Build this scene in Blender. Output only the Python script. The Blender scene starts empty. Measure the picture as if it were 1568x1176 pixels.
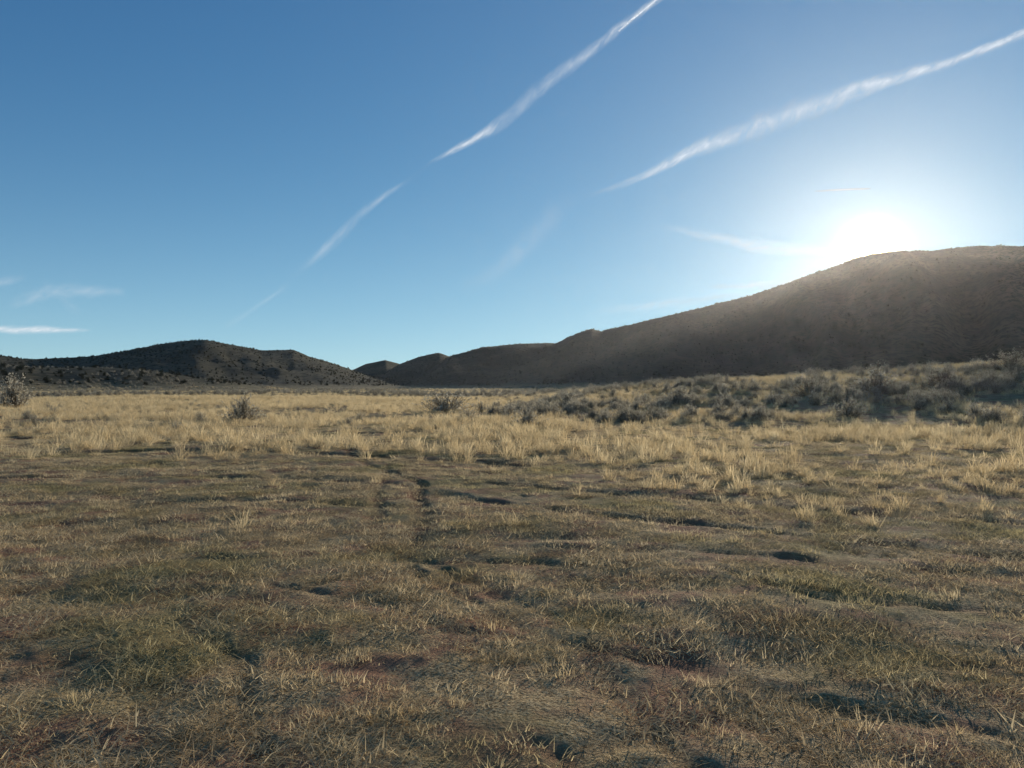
import bpy, math, random
import numpy as np
from mathutils import Vector
random.seed(4); rng=np.random.default_rng(7)
scene=bpy.context.scene
PX=1120.0; CX=784.0; HY=596.0; EYE=1.6
def azpx(x): return math.degrees(math.atan((x-CX)/PX))

# ---------------------------------------------------------------- noise
def hsh(ix,iy,s):
    n=(ix.astype(np.int64)*374761393+iy.astype(np.int64)*668265263+s*1446651)&0xffffffff
    n=((n^(n>>13))*1274126177)&0xffffffff
    return ((n^(n>>16))&0xffff)/65535.0
def vn(x,y,s=0):
    x0=np.floor(x); y0=np.floor(y); fx=x-x0; fy=y-y0
    fx=fx*fx*(3-2*fx); fy=fy*fy*(3-2*fy)
    a=hsh(x0,y0,s);b=hsh(x0+1,y0,s);c=hsh(x0,y0+1,s);d=hsh(x0+1,y0+1,s)
    return (a+(b-a)*fx)*(1-fy)+(c+(d-c)*fx)*fy
def fbm(x,y,s=0,o=4):
    t=0;a=.5;n=0
    for i in range(o):
        t=t+a*vn(x*2**i+i*17.3,y*2**i+i*9.1,s+i); n+=a; a*=.5
    return t/n
def sst(a,b,x):
    t=np.clip((x-a)/(b-a),0,1); return t*t*(3-2*t)

# ---------------------------------------------------------------- terrain
LAY=[
 ([(-900,560),(-300,540),(0,548),(40,555),(80,553),(140,550),(200,540),(250,530),(290,525),(315,524),(350,531),(400,540),(450,539),(475,550),(500,557),(530,567),(560,578),(620,590),(700,597)],1250,.5,1),
 ([(-900,570),(-60,560),(0,563),(60,566),(150,566),(230,571),(300,582),(380,592),(450,599)],520,.72,2),
 ([(480,597),(530,574),(560,560),(590,554),(612,560),(640,572),(700,590),(760,597)],2100,.7,3),
 ([(560,597),(600,568),(612,561),(640,550),(672,543),(690,550),(720,556),(760,572),(820,595)],1750,.65,4),
 ([(600,598),(650,572),(690,549),(740,535),(800,530),(840,529),(870,531),(900,545),(960,590)],1500,.55,5),
 ([(700,598),(780,560),(850,530),(880,517),(905,508),(925,513),(950,525),(1000,560),(1060,595)],1280,.5,6),
 ([(780,598),(850,555),(925,512),(960,505),(1000,495),(1050,483),(1100,470),(1150,458),(1200,442),(1225,432),(1260,421),(1300,408),(1335,399),(1400,393),(1480,388),(1568,384),(2000,392),(3200,500),(5200,597)],1450,.36,7),
]
def hills(x,y):
    full=np.zeros_like(x); sel=np.where(np.hypot(x,y)>300)[0]
    if len(sel)==0: return full
    x=x[sel]; y=y[sel]
    r=np.hypot(x,y)+1e-6; az=np.degrees(np.arctan2(x,y))
    out=np.zeros_like(r); 
    for pts,R,ff,sd in LAY:
        a=np.array([azpx(p[0]) for p in pts]); e=np.array([(HY-p[1])/PX for p in pts])
        a=np.concatenate([[a[0]-12],a,[a[-1]+12]]); e=np.concatenate([[-.002],e,[-.002]])
        el=np.interp(az,a,e)
        R_=R*(1+.10*(fbm(az*.12+sd*7,az*0+3.,sd,3)-.5))
        zc=np.maximum(0,el*R_*np.cos(np.radians(np.clip(az,-75,75)))+EYE)
        w=1+.22*(fbm(az*.35+sd*3,r/R*2.5,sd+20,3)-.5)
        rf=R_*ff
        t=np.clip((r-rf)/(R_-rf),0,1); t=np.clip(t*(1+(w-1)*(1-t)*3),0,1)
        s=np.where(r<R_, .55*t*t*(3-2*t)+.45*t**1.25, 1-.8*sst(R_*1.0,R_*1.9,r)-.2*sst(R_*1.6,R_*3,r))
        g=fbm(az*.22+sd*5+.3*np.sin(r/R*9),r/R*1.6,sd+40,3)
        g2=fbm(x/60.,y/60.,sd+60,4)-.5
        m=np.clip(4*s*(1-s),0,1)*(r<R_)
        z=zc*s+zc*m*(.34*(g-.5)+.12*g2)
        z=z+s*zc*.014*(fbm(az*5,r/70,sd+80,3)-.5)
        out=np.maximum(out,z)
    full[sel]=out
    return full
RUTS=[
 ([(420,1176),(385,1090),(365,1010),(300,960)],.08,.020),
 ([(640,850),(840,853),(1080,872),(1250,915),(1568,935)],.09,.018),
 ([(300,890),(560,915),(700,960),(1000,1010),(1400,1110),(1568,1150)],.09,.016),
 ([(620,845),(640,790),(645,740),(560,712),(540,690)],.15,.035),
 ([(575,800),(570,745),(600,712)],.12,.028),
 ([(-60,668),(120,668),(300,676),(520,682)],.50,.11),
 ([(-60,700),(150,694),(330,690),(560,700),(800,712)],.36,.075),
 ([(-60,684),(150,680),(330,684),(560,690)],.38,.08),
 ([(-60,655),(200,660),(420,664),(640,664)],.5,.10),
 ([(760,740),(900,752),(1200,770),(1568,800)],.20,.032),
 ([(700,760),(900,785),(1200,812),(1568,850)],.17,.026),
 ([(60,815),(240,770),(420,765),(600,775)],.14,.028),
 ([(-40,735),(240,728),(420,730),(640,745)],.18,.032),
 ([(-40,775),(200,760),(420,748),(600,735)],.15,.026),
 ([(0,900),(300,850),(640,850)],.10,.017),
 ([(620,845),(700,900),(900,1000),(1100,1176)],.09,.015),
 ([(660,845),(760,900),(1000,990),(1300,1176)],.09,.014),
 ([(0,1040),(300,960),(620,850)],.10,.016),
 ([(60,1176),(360,1000),(640,860)],.10,.015),
 ([(720,830),(1000,840),(1300,860),(1600,880)],.10,.016),
 ([(900,1176),(1150,1060),(1568,1010)],.08,.014),
]
def px2g(px,py):
    y=EYE*PX/(py-HY); return ((px-CX)/PX*y,y)
RSEG=[]
for pl,w,d in RUTS:
    g=[px2g(*p) for p in pl]
    for i in range(len(g)-1): RSEG.append((g[i],g[i+1],w,d))
def ruts(x,y):
    out=np.zeros_like(x)
    sel=np.where((np.abs(x)<40)&(y>1.5)&(y<45))[0]
    if len(sel)==0: return out
    wx=x[sel]+.35*(fbm(x[sel]*.9,y[sel]*.9,91,3)-.5); wy=y[sel]+.35*(fbm(x[sel]*.9,y[sel]*.9,92,3)-.5)
    o=np.zeros(len(sel))
    for (ax,ay),(bx,by),w,d in RSEG:
        dx,dy=bx-ax,by-ay; L=dx*dx+dy*dy
        t=np.clip(((wx-ax)*dx+(wy-ay)*dy)/L,0,1)
        dd=np.hypot(wx-ax-t*dx,wy-ay-t*dy)/w
        o=np.maximum(o,d*(np.exp(-dd*dd*1.3)-.35*np.exp(-(dd-1.7)**2*2.5)))
    out[sel]=o*(.5+1.0*fbm(x[sel]*1.5,y[sel]*1.5,95,2))
    return out
BA=np.array([-180,-2,2,6,12,20,32,45,80,120,180.]); BH=np.array([0,0,.4,1.25,2.0,2.6,3.4,3.9,4.,0,0])
def terrain(x,y,fine=True):
    r=np.hypot(x,y); az=np.degrees(np.arctan2(x,y))
    near=1-sst(300,700,r)
    z=(fbm(x/14.,y/14.,1,3)-.5)*.36*sst(4,30,r)*near+(fbm(x/2.2,y/2.2,2,3)-.5)*.11*near*sst(1,6,r)
    if fine:
        z=z+(fbm(x/.55,y/.40,3,3)-.5)*.068*near
        z=z+(fbm(x/.11,y/.11,4,2)-.5)*.018*(1-sst(15,40,r))
        z=z-ruts(x,y)
    z=z+(fbm(x/60.,y/60.,8,3)-.5)*1.1*sst(60,160,r)
    bh=np.interp(az,BA,BH); rb=32+8*(fbm(az*.09,az*0,5,3)-.5)
    tt=np.clip((r-rb)/38,0,1)
    z=z+bh*(.5*tt+.5*sst(0,1,tt))
    z=z+.0035*np.clip(r-150,0,1500)
    z=z+hills(x,y)
    return z

az_f=np.arange(-50,50.01,.14); az_b=np.arange(52.5,308,2.5)
A=np.radians(np.concatenate([az_f,az_b])); nA=len(A)
rs=[.8]
while rs[-1]<3600: rs.append(rs[-1]*1.0095)
while rs[-1]<90000: rs.append(rs[-1]*1.15)
Rr=np.array(rs); nR=len(Rr)
X=(Rr[:,None]*np.sin(A)[None]).ravel(); Y=(Rr[:,None]*np.cos(A)[None]).ravel()
Z=terrain(X,Y)
co=np.stack([X,Y,Z],1); co=np.vstack([co,[[0,0,0.]]])
i=np.arange(nR-1)[:,None]*nA; j=np.arange(nA)[None]; j2=(j+1)%nA
quads=np.stack([i+j,i+j2,i+nA+j2,i+nA+j],-1).reshape(-1,4)[:,::-1]
tris=np.stack([np.full(nA,len(co)-1),(np.arange(nA)+1)%nA,np.arange(nA)],1)
def np_mesh(name,co,quads,tris=None):
    me=bpy.data.meshes.new(name); nq=len(quads); nt=0 if tris is None else len(tris)
    me.vertices.add(len(co)); me.vertices.foreach_set('co',np.asarray(co,dtype=np.float32).ravel())
    lv=quads.ravel() if nt==0 else np.concatenate([quads.ravel(),tris.ravel()])
    me.loops.add(len(lv)); me.loops.foreach_set('vertex_index',lv.astype(np.int32))
    me.polygons.add(nq+nt)
    ls=np.arange(nq)*4
    if nt: ls=np.concatenate([ls,nq*4+np.arange(nt)*3])
    me.polygons.foreach_set('loop_start',ls.astype(np.int32))
    me.update(calc_edges=True)
    return me
me=np_mesh('terrain',co,quads,tris)
me.polygons.foreach_set('use_smooth',np.ones(len(me.polygons),dtype=bool))
ground=bpy.data.objects.new('grassland_terrain',me); scene.collection.objects.link(ground)

r=np.hypot(X,Y); hz=hills(X,Y)
hillm=sst(.5,6,hz)
farm=sst(25,110,r)
rutm=np.clip(ruts(X,Y)/.03,0,1)
def addattr(me,name,v):
    a=me.attributes.new(name,'FLOAT','POINT'); a.data.foreach_set('value',np.asarray(v,dtype=np.float32))
z1=lambda v:np.concatenate([v,[0]])
addattr(me,'hillm',z1(hillm)); addattr(me,'farm',z1(farm)); addattr(me,'rutm',z1(rutm))

# ---------------------------------------------------------------- node helpers
class NT:
    def __init__(s,t): s.t=t; s.n=t.nodes; s.l=t.links; s.n.clear()
    def add(s,ty,**k):
        n=s.n.new(ty)
        for a,v in k.items(): setattr(n,a,v)
        return n
    def set(s,sock,v):
        if isinstance(v,bpy.types.NodeSocket): s.l.new(v,sock)
        elif v is not None: sock.default_value=v
    def math(s,op,a,b=None,c=None,clamp=False):
        n=s.add('ShaderNodeMath',operation=op,use_clamp=clamp)
        s.set(n.inputs[0],a); s.set(n.inputs[1],b); s.set(n.inputs[2],c); return n.outputs[0]
    def noise(s,vec,scale,detail=4,rough=.55,dist=0):
        n=s.add('ShaderNodeTexNoise'); s.set(n.inputs['Vector'],vec); n.inputs['Scale'].default_value=scale
        n.inputs['Detail'].default_value=detail; n.inputs['Roughness'].default_value=rough; n.inputs['Distortion'].default_value=dist
        return n.outputs['Fac']
    def mix(s,f,a,b,bt='MIX'):
        n=s.add('ShaderNodeMix',data_type='RGBA',blend_type=bt)
        s.set(n.inputs[0],f); s.set(n.inputs[6],a); s.set(n.inputs[7],b); return n.outputs[2]
    def ramp(s,f,a,b):
        n=s.add('ShaderNodeMapRange',interpolation_type='SMOOTHSTEP'); s.set(n.inputs[0],f); n.inputs[1].default_value=a; n.inputs[2].default_value=b
        return n.outputs[0]
def mat(name):
    m=bpy.data.materials.new(name); m.use_nodes=True; return m,NT(m.node_tree)
def C(r,g,b): return (r,g,b,1)

m,t=mat('dirt_and_turf')
pos=t.add('ShaderNodeNewGeometry').outputs['Position']
at=lambda n:t.add('ShaderNodeAttribute',attribute_name=n).outputs['Fac']
n2=t.noise(pos,1.7,5); n3=t.noise(pos,14,5,.7); n4=t.noise(pos,55,3,.7); n5=t.noise(pos,.55,3)
dirt=t.mix(n3,C(.20,.098,.058),C(.42,.245,.155))
thatch=t.mix(t.ramp(n4,.35,.65),C(.19,.128,.064),C(.60,.45,.255))
green=t.mix(n3,C(.125,.12,.042),C(.28,.265,.105))
c=t.mix(t.ramp(n2,.37,.56),dirt,thatch)
c=t.mix(t.math('MULTIPLY',t.ramp(n5,.47,.64),.5),c,green)
c=t.mix(t.math('MULTIPLY',at('rutm'),.55),c,C(.13,.07,.043))
far=t.mix(t.ramp(t.noise(pos,.25,5,.7),.38,.62),C(.12,.10,.055),C(.36,.28,.15))
c=t.mix(at('farm'),c,far)
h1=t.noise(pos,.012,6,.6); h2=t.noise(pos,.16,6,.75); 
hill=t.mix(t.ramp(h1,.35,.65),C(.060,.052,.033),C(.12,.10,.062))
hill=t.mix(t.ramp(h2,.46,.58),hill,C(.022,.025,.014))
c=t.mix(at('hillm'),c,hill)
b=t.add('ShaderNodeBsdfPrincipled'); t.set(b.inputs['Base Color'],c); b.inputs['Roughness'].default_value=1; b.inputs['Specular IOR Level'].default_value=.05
bm=t.add('ShaderNodeBump'); bm.inputs['Strength'].default_value=1; bm.inputs['Distance'].default_value=.04
t.set(bm.inputs['Height'],t.math('ADD',n3,t.math('MULTIPLY',n4,.5)))
t.l.new(bm.outputs[0],b.inputs['Normal'])
o=t.add('ShaderNodeOutputMaterial'); t.l.new(b.outputs[0],o.inputs[0])
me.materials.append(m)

def grass_mat(name,ca,cb,green=.0,trans=.4,tone=None):
    m,t=mat(name)
    pos=t.add('ShaderNodeNewGeometry').outputs['Position']
    rnd=t.add('ShaderNodeObjectInfo').outputs['Random']
    fine=t.noise(pos,40,2)
    c=t.mix(t.math('ADD',t.math('MULTIPLY',rnd,.5),t.math('MULTIPLY',fine,.5)),ca,cb)
    if green:
        g=t.ramp(t.noise(pos,.55,3),.47,.64)
        c=t.mix(t.math('MULTIPLY',g,green),c,C(.34,.32,.115))
        r2=t.ramp(t.noise(pos,1.1,3),.52,.68)
        c=t.mix(t.math('MULTIPLY',r2,.35),c,C(.48,.30,.16))
    if tone:
        c=t.mix(t.math('MULTIPLY',t.ramp(t.noise(pos,.22,3),.42,.62),.5),c,tone)
    d=t.add('ShaderNodeBsdfDiffuse'); t.set(d.inputs[0],c)
    tr=t.add('ShaderNodeBsdfTranslucent'); t.set(tr.inputs[0],c)
    mx=t.add('ShaderNodeMixShader'); mx.inputs[0].default_value=trans; t.l.new(d.outputs[0],mx.inputs[1]); t.l.new(tr.outputs[0],mx.inputs[2])
    o=t.add('ShaderNodeOutputMaterial'); t.l.new(mx.outputs[0],o.inputs[0])
    return m
M_mat=grass_mat('matted_straw',C(.50,.36,.18),C(.90,.75,.49),green=.42,trans=.52)
M_tall=grass_mat('tall_dry_grass',C(.55,.40,.20),C(.90,.75,.48),trans=.6,tone=C(.46,.35,.20))
M_sage=grass_mat('sage_leaves',C(.32,.29,.215),C(.58,.53,.43),trans=.55)
M_twig=grass_mat('twigs',C(.16,.12,.08),C(.26,.20,.135),trans=.05)
M_jun=grass_mat('juniper_leaves',C(.025,.028,.015),C(.055,.055,.03),trans=.2)

def blades(n,R,lmin,lmax,lean0,lean1,w,segs=3,seed=0,flat=False,head=0.):
    g=np.random.default_rng(seed); V=[];Q=[]
    for k in range(n):
        rr=R*math.sqrt(g.random()) if flat else R*g.random()**.8
        a=g.random()*6.283; p=np.array([rr*math.cos(a),rr*math.sin(a),-.01])
        L=lmin+(lmax-lmin)*g.random()**1.3
        a2=g.random()*6.283 if flat else a+g.normal()*.8
        th=math.radians(lean0+(lean1-lean0)*g.random())*(1 if flat else (.3+.7*rr/R))
        bend=math.radians(g.uniform(5,55))
        wd=np.array([-math.sin(a2+g.normal()*.6),math.cos(a2+g.normal()*.6),0])*w*g.uniform(.6,1.3)
        base=len(V)
        hh=g.random()<head
        for s in range(segs+1):
            u=s/segs; f=(1-u*.85)
            if hh: f=[.5,.35,.9,1.7,.2][min(4,int(round(u*4)))] 
            V.append(p-wd*f/2); V.append(p+wd*f/2)
            if s<segs:
                t2=min(th+bend*u*1.3,1.75 if not flat else 1.62)
                p=p+np.array([math.sin(t2)*math.cos(a2),math.sin(t2)*math.sin(a2),math.cos(t2)])*L/segs
                if flat and p[2]<.004: p[2]=.004+.01*g.random()
        for s in range(segs):
            q=base+2*s; Q.append((q,q+1,q+3,q+2))
    return np.array(V),np.array(Q)
def src(name,V,Q,mt,coll,mats2=None,mi=None):
    me=np_mesh(name,V,Q); me.materials.append(mt)
    if mats2: 
        me.materials.append(mats2); me.polygons.foreach_set('material_index',mi.astype(np.int32))
    ob=bpy.data.objects.new(name,me); coll.objects.link(ob); return me
cm=bpy.data.collections.new('src_mat'); ct=bpy.data.collections.new('src_tall'); cs=bpy.data.collections.new('src_sage'); cj=bpy.data.collections.new('src_juniper'); cmid=bpy.data.collections.new('src_mid')
for k in range(6):
    V,Q=blades(125,.27,.04,.13,38,86,.0062,2,seed=k,flat=True); src(f'm{k}',V,Q,M_mat,cm)
for k in range(5):
    V,Q=blades(42,.11,.03,.09,20,80,.0058,2,seed=30+k); src(f'd{k}',V,Q,M_mat,cmid)
for k in range(5):
    V,Q=blades(70,.17,.18,.48,4,48,.009,3,seed=10+k,head=.35); src(f't{k}',V,Q,M_tall,ct)

def bush(seed,wid=1.,hei=.8,nst=70,nleaf=2600,leaf=.022):
    g=np.random.default_rng(seed); V=[];Q=[];MI=[]
    tips=[]
    def strip(p,q,w0,w1):
        d=q-p; s=np.cross(d,g.normal(size=3)); s/= (np.linalg.norm(s)+1e-9); s2=np.cross(d,s); s2/=(np.linalg.norm(s2)+1e-9)
        for sv in (s,s2):
            b=len(V); V.extend([p-sv*w0,p+sv*w0,q+sv*w1,q-sv*w1]); Q.append((b,b+1,b+2,b+3)); MI.append(1)
    for k in range(nst):
        a=g.random()*6.283; el=g.uniform(.15,1.5)
        ext=(1+.25*math.sin(a*2+seed)+.15*math.sin(a*5+seed*2))*g.uniform(.75,1.0)
        d=np.array([math.cos(a)*math.cos(el)*wid/2,math.sin(a)*math.cos(el)*wid/2,math.sin(el)*hei])*ext
        p=np.array([g.normal()*.04,g.normal()*.04,-.03]); pts=[p]
        for s in range(1,4):
            pts.append(d*(s/3)+g.normal(size=3)*.035+np.array([0,0,-.06*math.sin(s/3*3.14)]))
        for s in range(3): strip(pts[s],pts[s+1],.011*(1-s*.27),.011*(1-(s+1)*.27))
        for q in range(5):
            b0=pts[1]+(pts[3]-pts[1])*g.random(); tp=b0+(d/ (np.linalg.norm(d)+.01)*.5+g.normal(size=3)*.45+np.array([0,0,.35]))*.16*g.uniform(.5,1.3)
            strip(b0,tp,.004,.0015); tips.append((b0,tp))
    for k in range(nleaf):
        b0,tp=tips[g.integers(len(tips))]
        c=b0+(tp-b0)*g.uniform(.2,1.15)+g.normal(size=3)*.018
        d=(tp-b0); d=d/(np.linalg.norm(d)+1e-9)+g.normal(size=3)*.6; d/=np.linalg.norm(d)
        s=np.cross(d,g.normal(size=3)); s/=(np.linalg.norm(s)+1e-9); L=leaf*g.uniform(.6,1.5)
        b=len(V); V.extend([c-s*L*.2,c+s*L*.2,c+d*L+s*L*.3,c+d*L-s*L*.3]); Q.append((b,b+1,b+2,b+3)); MI.append(0)
    return np.array(V),np.array(Q),np.array(MI)
bmesh_list=[]
for k in range(4):
    V,Q,MI=bush(k+1,1.15,.62+.08*(k%2),leaf=.03,nleaf=1900); bmesh_list.append(src(f's{k}',V,Q,M_sage,cs,M_twig,MI))
for k in range(3):
    V,Q,MI=bush(k+21,1.0,.8,25,400,.13); src(f'j{k}',V,Q,M_jun,cj,M_twig,MI)

def scatter(name,P,rot,scl,idx,coll):
    me=bpy.data.meshes.new(name); me.vertices.add(len(P)); me.vertices.foreach_set('co',P.astype(np.float32).ravel())
    a=me.attributes.new('rot','FLOAT_VECTOR','POINT'); a.data.foreach_set('vector',rot.astype(np.float32).ravel())
    a=me.attributes.new('scl','FLOAT_VECTOR','POINT'); a.data.foreach_set('vector',scl.astype(np.float32).ravel())
    a=me.attributes.new('idx','INT','POINT'); a.data.foreach_set('value',idx.astype(np.int32))
    ob=bpy.data.objects.new(name,me); scene.collection.objects.link(ob)
    ng=bpy.data.node_groups.new('scatter_'+name,'GeometryNodeTree')
    ng.interface.new_socket('Geometry',in_out='INPUT',socket_type='NodeSocketGeometry'); ng.interface.new_socket('Geometry',in_out='OUTPUT',socket_type='NodeSocketGeometry')
    N=ng.nodes; L=ng.links
    gi=N.new('NodeGroupInput'); go=N.new('NodeGroupOutput'); ip=N.new('GeometryNodeInstanceOnPoints'); ci=N.new('GeometryNodeCollectionInfo')
    ci.inputs[0].default_value=coll; ci.inputs['Separate Children'].default_value=True; ci.inputs['Reset Children'].default_value=True
    def na(nm,ty):
        n=N.new('GeometryNodeInputNamedAttribute'); n.data_type=ty; n.inputs[0].default_value=nm; return n.outputs[0]
    er=N.new('FunctionNodeEulerToRotation'); L.new(na('rot','FLOAT_VECTOR'),er.inputs[0])
    L.new(gi.outputs[0],ip.inputs['Points']); L.new(ci.outputs[0],ip.inputs['Instance']); ip.inputs['Pick Instance'].default_value=True
    L.new(na('idx','INT'),ip.inputs['Instance Index']); L.new(er.outputs[0],ip.inputs['Rotation']); L.new(na('scl','FLOAT_VECTOR'),ip.inputs['Scale'])
    L.new(ip.outputs[0],go.inputs[0])
    md=ob.modifiers.new('scatter','NODES'); md.node_group=ng
    print(name,len(P)); return ob
def polar(n,r0,r1,a0=-50,a1=50,pw=.5):
    u=rng.random(n); rr=(r0**(1/pw)+u*(r1**(1/pw)-r0**(1/pw)))**pw
    a=np.radians(rng.uniform(a0,a1,n)); return rr*np.sin(a),rr*np.cos(a)
def place(name,x,y,s,coll,nk,sink=0.,hs=None,tilt=.12):
    n=len(x); z=terrain(x,y)-sink
    rot=np.stack([rng.normal(0,tilt,n),rng.normal(0,tilt,n),rng.random(n)*6.283],1)
    hs=s if hs is None else hs
    return scatter(name,np.stack([x,y,z],1),rot,np.stack([s,s,hs],1),rng.integers(0,nk,n),coll)
TA=np.array([-60,-35,-20,-8,0,15,30,45,60.]); TR=np.array([25,22,20,17.5,15.5,13,10.5,9,9.])
def tallzone(x,y):
    r=np.hypot(x,y); az=np.degrees(np.arctan2(x,y)); b=np.interp(az,TA,TR)*(1+.5*(fbm(x/3.,y/3.,11,3)-.5))
    return sst(.75,1.35,r/b)
x,y=polar(29000,2.0,34,pw=.58)
d=fbm(x/.9,y/.7,12,3); keep=(rng.random(len(x))<sst(.33,.52,d)*.93+.12)&((ruts(x,y)<.012)|(rng.random(len(x))<.22))
x,y=x[keep],y[keep]; s=rng.uniform(.6,1.2,len(x)); place('matted_grass',x,y,s,cm,6,hs=s*rng.uniform(.35,1.05,len(x)),tilt=.06)
x,y=polar(44000,2.0,40,pw=.58)
d=fbm(x/.8,y/.6,13,3); keep=(rng.random(len(x))<sst(.41,.65,d)*.8+.06)&((ruts(x,y)<.012)|(rng.random(len(x))<.22))
x,y=x[keep],y[keep]; place('short_grass_tufts',x,y,rng.uniform(.5,1.15,len(x)),cmid,5,.005)
x,y=polar(100000,7,130,pw=.62)
tz=tallzone(x,y); d=fbm(x/3.5,y/6.,14,4); r=np.hypot(x,y); d2=fbm(x/1.2,y/1.2,19,2)
keep=rng.random(len(x))<tz*(.12+sst(.34,.56,d)*.85)*(.45+.55*sst(.35,.6,d2)*1.3)+.006*(r<25)
x,y=x[keep],y[keep]; r=np.hypot(x,y); s=rng.uniform(.5,1.15,len(x))*(.65+.35*sst(10,22,r))*(1+.6*sst(50,130,r))
place('tall_dry_grass',x,y,s,ct,5,.01,hs=s*.85*rng.uniform(.55,1.3,len(x)))
x,y=polar(20000,120,520,pw=.6); d=fbm(x/16.,y/30.,15,4); keep=(d>.46)&(hills(x,y)<2)
x,y=x[keep],y[keep]; s=rng.uniform(1.5,2.6,len(x)); place('distant_dry_grass',x,y,s,ct,5,.02,hs=s*.6)
x,y=polar(12500,34,120,-6,50,pw=.6); az=np.degrees(np.arctan2(x,y)); r=np.hypot(x,y)
d=fbm(x/5.,y/5.,16,3); keep=rng.random(len(x))<sst(.40,.62,d)*sst(-4,6,az)*.45
x1,y1=x[keep],y[keep]
x,y=polar(16000,90,650,pw=.62); d=fbm(x/22.,y/45.,17,3); keep=(rng.random(len(x))<sst(.45,.62,d)*.6)
x2,y2=x[keep],y[keep]
x3,y3=polar(70,30,90,-52,10,pw=.6)
x=np.concatenate([x1,x2,x3]); y=np.concatenate([y1,y2,y3]); s=np.concatenate([rng.uniform(.35,1.0,len(x1)),rng.uniform(.9,1.7,len(x2)),rng.uniform(.3,.7,len(x3))])
place('sagebrush_scrub',x,y,s,cs,4,.03,tilt=.08)
x,y=polar(36000,380,1800,-48,48,pw=.6); hh=hills(x,y); d=fbm(x/60.,y/60.,18,3); keep=(hh>3)&(rng.random(len(x))<.3+.6*sst(.4,.6,d))
x,y=x[keep],y[keep]; s=rng.uniform(.8,2.7,len(x))*rng.uniform(.6,1.1,len(x)); place('hillside_juniper_scrub',x,y,s,cj,3,.2)
def bush_at(px,pyb,wpx,k,hf=1.,dist=None):
    dep=dist or EYE*PX/(pyb-HY); x=(px-CX)/PX*dep; w=wpx/PX*dep
    z=float(terrain(np.array([x]),np.array([dep]),False)[0])
    ob=bpy.data.objects.new('sagebrush',bmesh_list[k]); scene.collection.objects.link(ob)
    ob.location=(x,dep,z-.04); ob.scale=(w/1.15,w/1.15,w/1.15*hf); ob.rotation_euler=(0,0,k*1.3+px)
for a in [(370,645,62,0,1.15),(20,612,70,1,1.1,62),(683,633,80,2,.7),(808,656,62,3,.6),(1040,640,60,1,.7,45),(1240,622,60,0,.8,44),(1340,600,75,3,.75,44),(1445,612,60,2,.8,44),(1300,645,60,1,.7,34),(870,606,60,2,.7,50),(1545,585,70,0,.8,48),(760,640,40,1,.6)]:
    bush_at(*a)

# ---------------------------------------------------------------- contrails / clouds
CAMZ=EYE; ALT=3000.
def sky_pt(px,py):
    dx=(px-CX)/PX; dz=(HY-py)/PX; k=ALT/dz; return np.array([dx*k,k,ALT+CAMZ])
m,t=mat('ice_cloud_glow')
uv=t.add('ShaderNodeUVMap',uv_map='uv').outputs[0]
sx=t.add('ShaderNodeSeparateXYZ'); t.l.new(uv,sx.inputs[0]); U,Vv=sx.outputs[0],sx.outputs[1]
cb=t.add('ShaderNodeCombineXYZ'); t.set(cb.inputs[0],t.math('ADD',U,t.math('MULTIPLY',Vv,.35))); t.set(cb.inputs[1],t.math('MULTIPLY',Vv,.55)); 
w1=t.noise(cb.outputs[0],.9,4,.55,.3); w2=t.noise(cb.outputs[0],2.0,6,.6,.5)
vv=t.math('ABSOLUTE',t.math('ADD',Vv,t.math('MULTIPLY',t.math('SUBTRACT',w1,.5),1.3)))
edge=t.math('POWER',t.math('SUBTRACT',1,t.ramp(vv,.0,.95)),1.8)
hard=t.math('SUBTRACT',1,t.ramp(t.math('ABSOLUTE',Vv),.5,1.))
a=t.math('MULTIPLY',edge,t.ramp(w2,.1,.8)); a=t.math('MULTIPLY',a,hard)
a=t.math('MULTIPLY',a,t.add('ShaderNodeAttribute',attribute_name='dens').outputs['Fac'],clamp=True)
em=t.add('ShaderNodeEmission'); em.inputs[0].default_value=C(.88,.94,1.); em.inputs[1].default_value=.9  # emission stands in for sunlight scattered by the ice
tp=t.add('ShaderNodeBsdfTransparent'); mx=t.add('ShaderNodeMixShader'); t.set(mx.inputs[0],a); t.l.new(tp.outputs[0],mx.inputs[1]); t.l.new(em.outputs[0],mx.inputs[2])
o=t.add('ShaderNodeOutputMaterial'); t.l.new(mx.outputs[0],o.inputs[0]); M_cl=m
def ribbon(name,pts):
    P=np.array(pts,float); seg=np.hypot(*np.diff(P[:,:2],axis=0).T); L=np.concatenate([[0],np.cumsum(seg)])
    n=max(8,int(L[-1]/6)); u=np.linspace(0,L[-1],n); Q=[np.interp(u,L,P[:,k]) for k in range(4)]
    ker=np.hanning(9); ker/=ker.sum()
    for k in range(4): 
        q=np.pad(Q[k],4,mode='reflect',reflect_type='odd'); Q[k]=np.convolve(q,ker,'valid')
    d=np.gradient(np.stack(Q[:2],1),axis=0); d/=np.linalg.norm(d,axis=1)[:,None]; nn=np.stack([-d[:,1],d[:,0]],1)
    V=[];F=[];D=[];UV=[]; off=random.random()*50
    for i in range(n):
        for k in range(5):
            s=(k-2)/2; V.append(sky_pt(Q[0][i]+nn[i,0]*s*Q[2][i],Q[1][i]+nn[i,1]*s*Q[2][i])); D.append(Q[3][i]); UV.append((u[i]/60+off,s))
    for i in range(n-1):
        for k in range(4): b=i*5+k; F.append((b,b+1,b+6,b+5))
    me=np_mesh(name,np.array(V),np.array(F)); addattr(me,'dens',D)
    ul=me.uv_layers.new(name='uv'); li=np.empty(len(me.loops),dtype=np.int32); me.loops.foreach_get('vertex_index',li)
    ul.data.foreach_set('uv',np.array(UV)[li].astype(np.float32).ravel())
    me.materials.append(M_cl); ob=bpy.data.objects.new(name,me); scene.collection.objects.link(ob)
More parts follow.
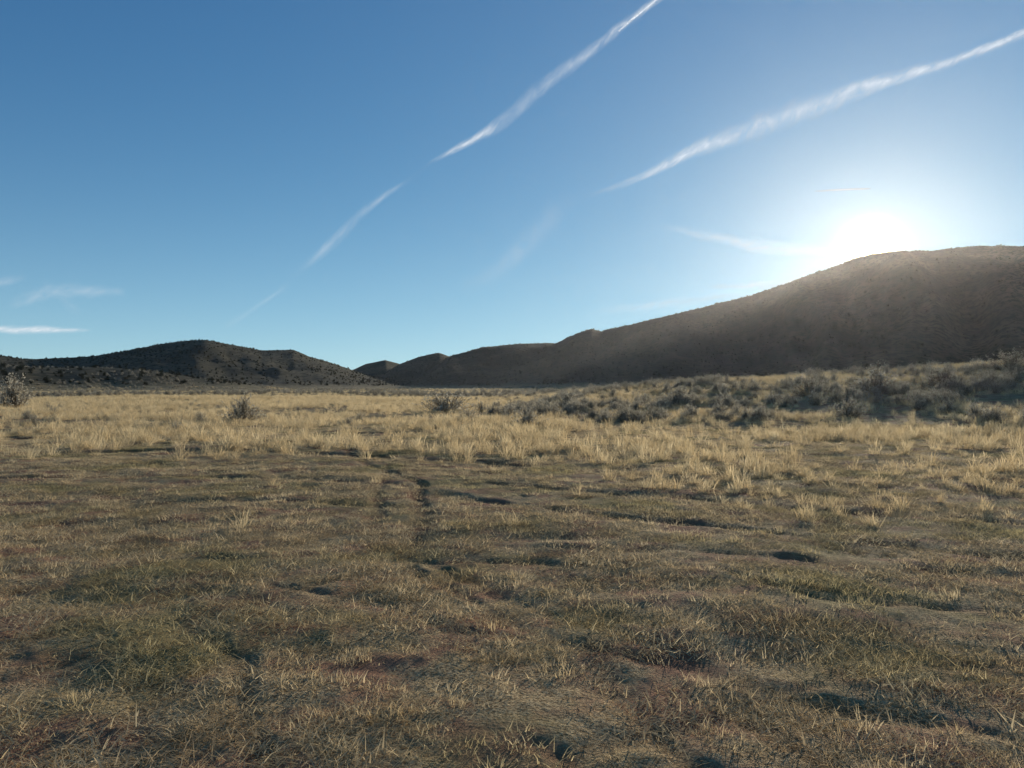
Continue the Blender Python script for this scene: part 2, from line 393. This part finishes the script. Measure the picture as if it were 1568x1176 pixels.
ribbon('contrail',[(1060,-45,9,1.0),(1003,0,10,.9),(950,40,13,.65),(880,95,17,.48),(820,140,19,.33),(770,185,19,.3),(740,205,14,.9),(700,226,10,1.0),(675,240,8,.25),(655,250,8,.02),(620,278,8,.02),(600,292,8,.35),(555,322,13,.25),(540,340,14,.1),(525,355,14,.32),(500,380,12,.38),(470,405,10,.12),(450,420,9,.0),(438,436,8,.0),(425,447,8,.2),(400,465,8,.18),(345,500,8,.05)])
ribbon('contrail',[(1680,10,11,.8),(1568,50,12,.9),(1480,85,14,.85),(1400,110,17,.8),(1300,142,24,.7),(1220,170,34,.58),(1170,190,34,.55),(1100,214,24,.7),(1050,236,15,1.0),(1000,262,11,.7),(950,283,9,.3),(900,300,9,.0)])
ribbon('contrail',[(1245,292,3,0),(1270,291,3.5,1.2),(1300,290,3.5,1.6),(1330,288,3,1.4),(1336,288,3,0)])
ribbon('contrail',[(948,46,3,1),(970,26,4,1.6),(1003,0,4,1.7),(1040,-30,4,1.7)])
ribbon('cirrus_cloud',[(880,290,24,.0),(840,335,34,.12),(800,380,34,.2),(760,412,30,.13),(700,450,22,.0)])
ribbon('cirrus_cloud',[(1000,345,12,0),(1070,358,16,.35),(1150,376,18,.6),(1240,384,16,.6),(1290,386,12,.2)])
ribbon('cirrus_cloud',[(1080,438,8,0),(1150,438,12,.6),(1220,434,12,.6),(1260,430,8,.1)])
ribbon('cirrus_cloud',[(900,478,14,0),(1000,468,18,.3),(1100,455,14,.25),(1160,450,10,0)])
ribbon('cirrus_cloud',[(-90,503,10,1),(0,504,12,1.1),(70,505,12,1.1),(125,506,7,.5),(140,506,5,0)])
ribbon('cirrus_cloud',[(10,470,12,0),(50,452,20,.25),(100,446,20,.25),(150,446,18,.3),(190,446,12,.1)])
ribbon('cirrus_cloud',[(-80,436,14,.5),(0,430,16,.3),(40,424,10,0)])
ribbon('cirrus_cloud',[(60,430,14,0),(100,455,22,.2),(120,485,14,0)])

# ---------------------------------------------------------------- sun, sky
SAZ=math.radians(26.2); SEL=math.radians(9.9)
sd=Vector((math.sin(SAZ)*math.cos(SEL),math.cos(SAZ)*math.cos(SEL),math.sin(SEL)))
L=bpy.data.lights.new('sun','SUN'); L.energy=5; L.angle=math.radians(.5); L.color=(1,.89,.71)
lo=bpy.data.objects.new('sun',L); scene.collection.objects.link(lo); lo.rotation_euler=sd.to_track_quat('Z','Y').to_euler(); lo.location=(60,120,40)
w=bpy.data.worlds.new('World'); scene.world=w; w.use_nodes=True; t=NT(w.node_tree)
sk=t.add('ShaderNodeTexSky',sky_type='NISHITA'); sk.sun_disc=False; sk.sun_elevation=SEL; sk.sun_rotation=SAZ
sk.altitude=1300; sk.air_density=1.0; sk.dust_density=.2; sk.ozone_density=2.5
gen=t.add('ShaderNodeTexCoord').outputs['Generated']
vm=t.add('ShaderNodeVectorMath',operation='DOT_PRODUCT'); t.l.new(gen,vm.inputs[0]); vm.inputs[1].default_value=sd
ang=t.math('ARCCOSINE',t.math('MINIMUM',vm.outputs['Value'],.9999999))
def gau(a,s,p): 
    return t.math('MULTIPLY',t.math('EXPONENT',t.math('MULTIPLY',t.math('POWER',t.math('DIVIDE',ang,math.radians(s)),p),-1)),a)
sc=t.add('ShaderNodeVectorMath',operation='SCALE'); t.l.new(sk.outputs[0],sc.inputs[0]); sc.inputs[3].default_value=.14
tn=t.add('ShaderNodeVectorMath',operation='MULTIPLY'); t.l.new(sc.outputs[0],tn.inputs[0]); tn.inputs[1].default_value=(.31,.84,1.32)
de=t.add('ShaderNodeVectorMath',operation='MULTIPLY_ADD'); t.l.new(tn.outputs[0],de.inputs[0]); de.inputs[1].default_value=(1.3,1.15,1.0); de.inputs[2].default_value=(1,1,1)
dv=t.add('ShaderNodeVectorMath',operation='DIVIDE'); t.l.new(tn.outputs[0],dv.inputs[0]); t.l.new(de.outputs[0],dv.inputs[1])
bg=t.add('ShaderNodeBackground'); bg.inputs[1].default_value=1.; t.l.new(dv.outputs[0],bg.inputs[0])
b2=t.add('ShaderNodeBackground'); t.set(b2.inputs[0],C(1,.86,.52)); t.set(b2.inputs[1],t.math('ADD',gau(20.,.95,2),gau(.45,3.8,1)))
b3=t.add('ShaderNodeBackground'); t.set(b3.inputs[0],C(1,.93,.84)); t.set(b3.inputs[1],gau(.21,18,1))
sz=t.add('ShaderNodeSeparateXYZ'); t.l.new(gen,sz.inputs[0])
hzf=t.math('MULTIPLY',t.math('EXPONENT',t.math('MULTIPLY',t.math('MAXIMUM',sz.outputs[2],0),-7.5)),.36)
b4=t.add('ShaderNodeBackground'); t.set(b4.inputs[0],C(.82,.93,.95)); t.set(b4.inputs[1],hzf)
last=bg.outputs[0]
for bb in (b2,b3,b4):
    ad=t.add('ShaderNodeAddShader'); t.l.new(last,ad.inputs[0]); t.l.new(bb.outputs[0],ad.inputs[1]); last=ad.outputs[0]
o=t.add('ShaderNodeOutputWorld'); t.l.new(last,o.inputs[0])

# scattering volume added around the camera to stand in for veiling glare
bpy.ops.mesh.primitive_cylinder_add(vertices=48,radius=600,depth=100,location=(0,0,40)); veil_ob=bpy.context.object; veil_ob.name='glare_veil_volume'
m,t=mat('glare_veil'); vs=t.add('ShaderNodeVolumeScatter'); vs.inputs['Color'].default_value=C(1,.96,.97); vs.inputs['Density'].default_value=4.4e-5; vs.inputs['Anisotropy'].default_value=.80
o=t.add('ShaderNodeOutputMaterial'); t.l.new(vs.outputs[0],o.inputs['Volume']); veil_ob.data.materials.append(m)

# ---------------------------------------------------------------- camera
cam=bpy.data.cameras.new('camera'); co_=bpy.data.objects.new('camera',cam); scene.collection.objects.link(co_); scene.camera=co_
co_.location=(0,0,EYE); co_.rotation_euler=(math.radians(90)+math.atan((HY-588)/PX),0,0)
cam.sensor_width=36; cam.lens=36*PX/1568; cam.clip_start=.05; cam.clip_end=300000
vsx=scene.view_settings; vsx.view_transform='Standard'; vsx.look='None'; vsx.exposure=0; vsx.gamma=1
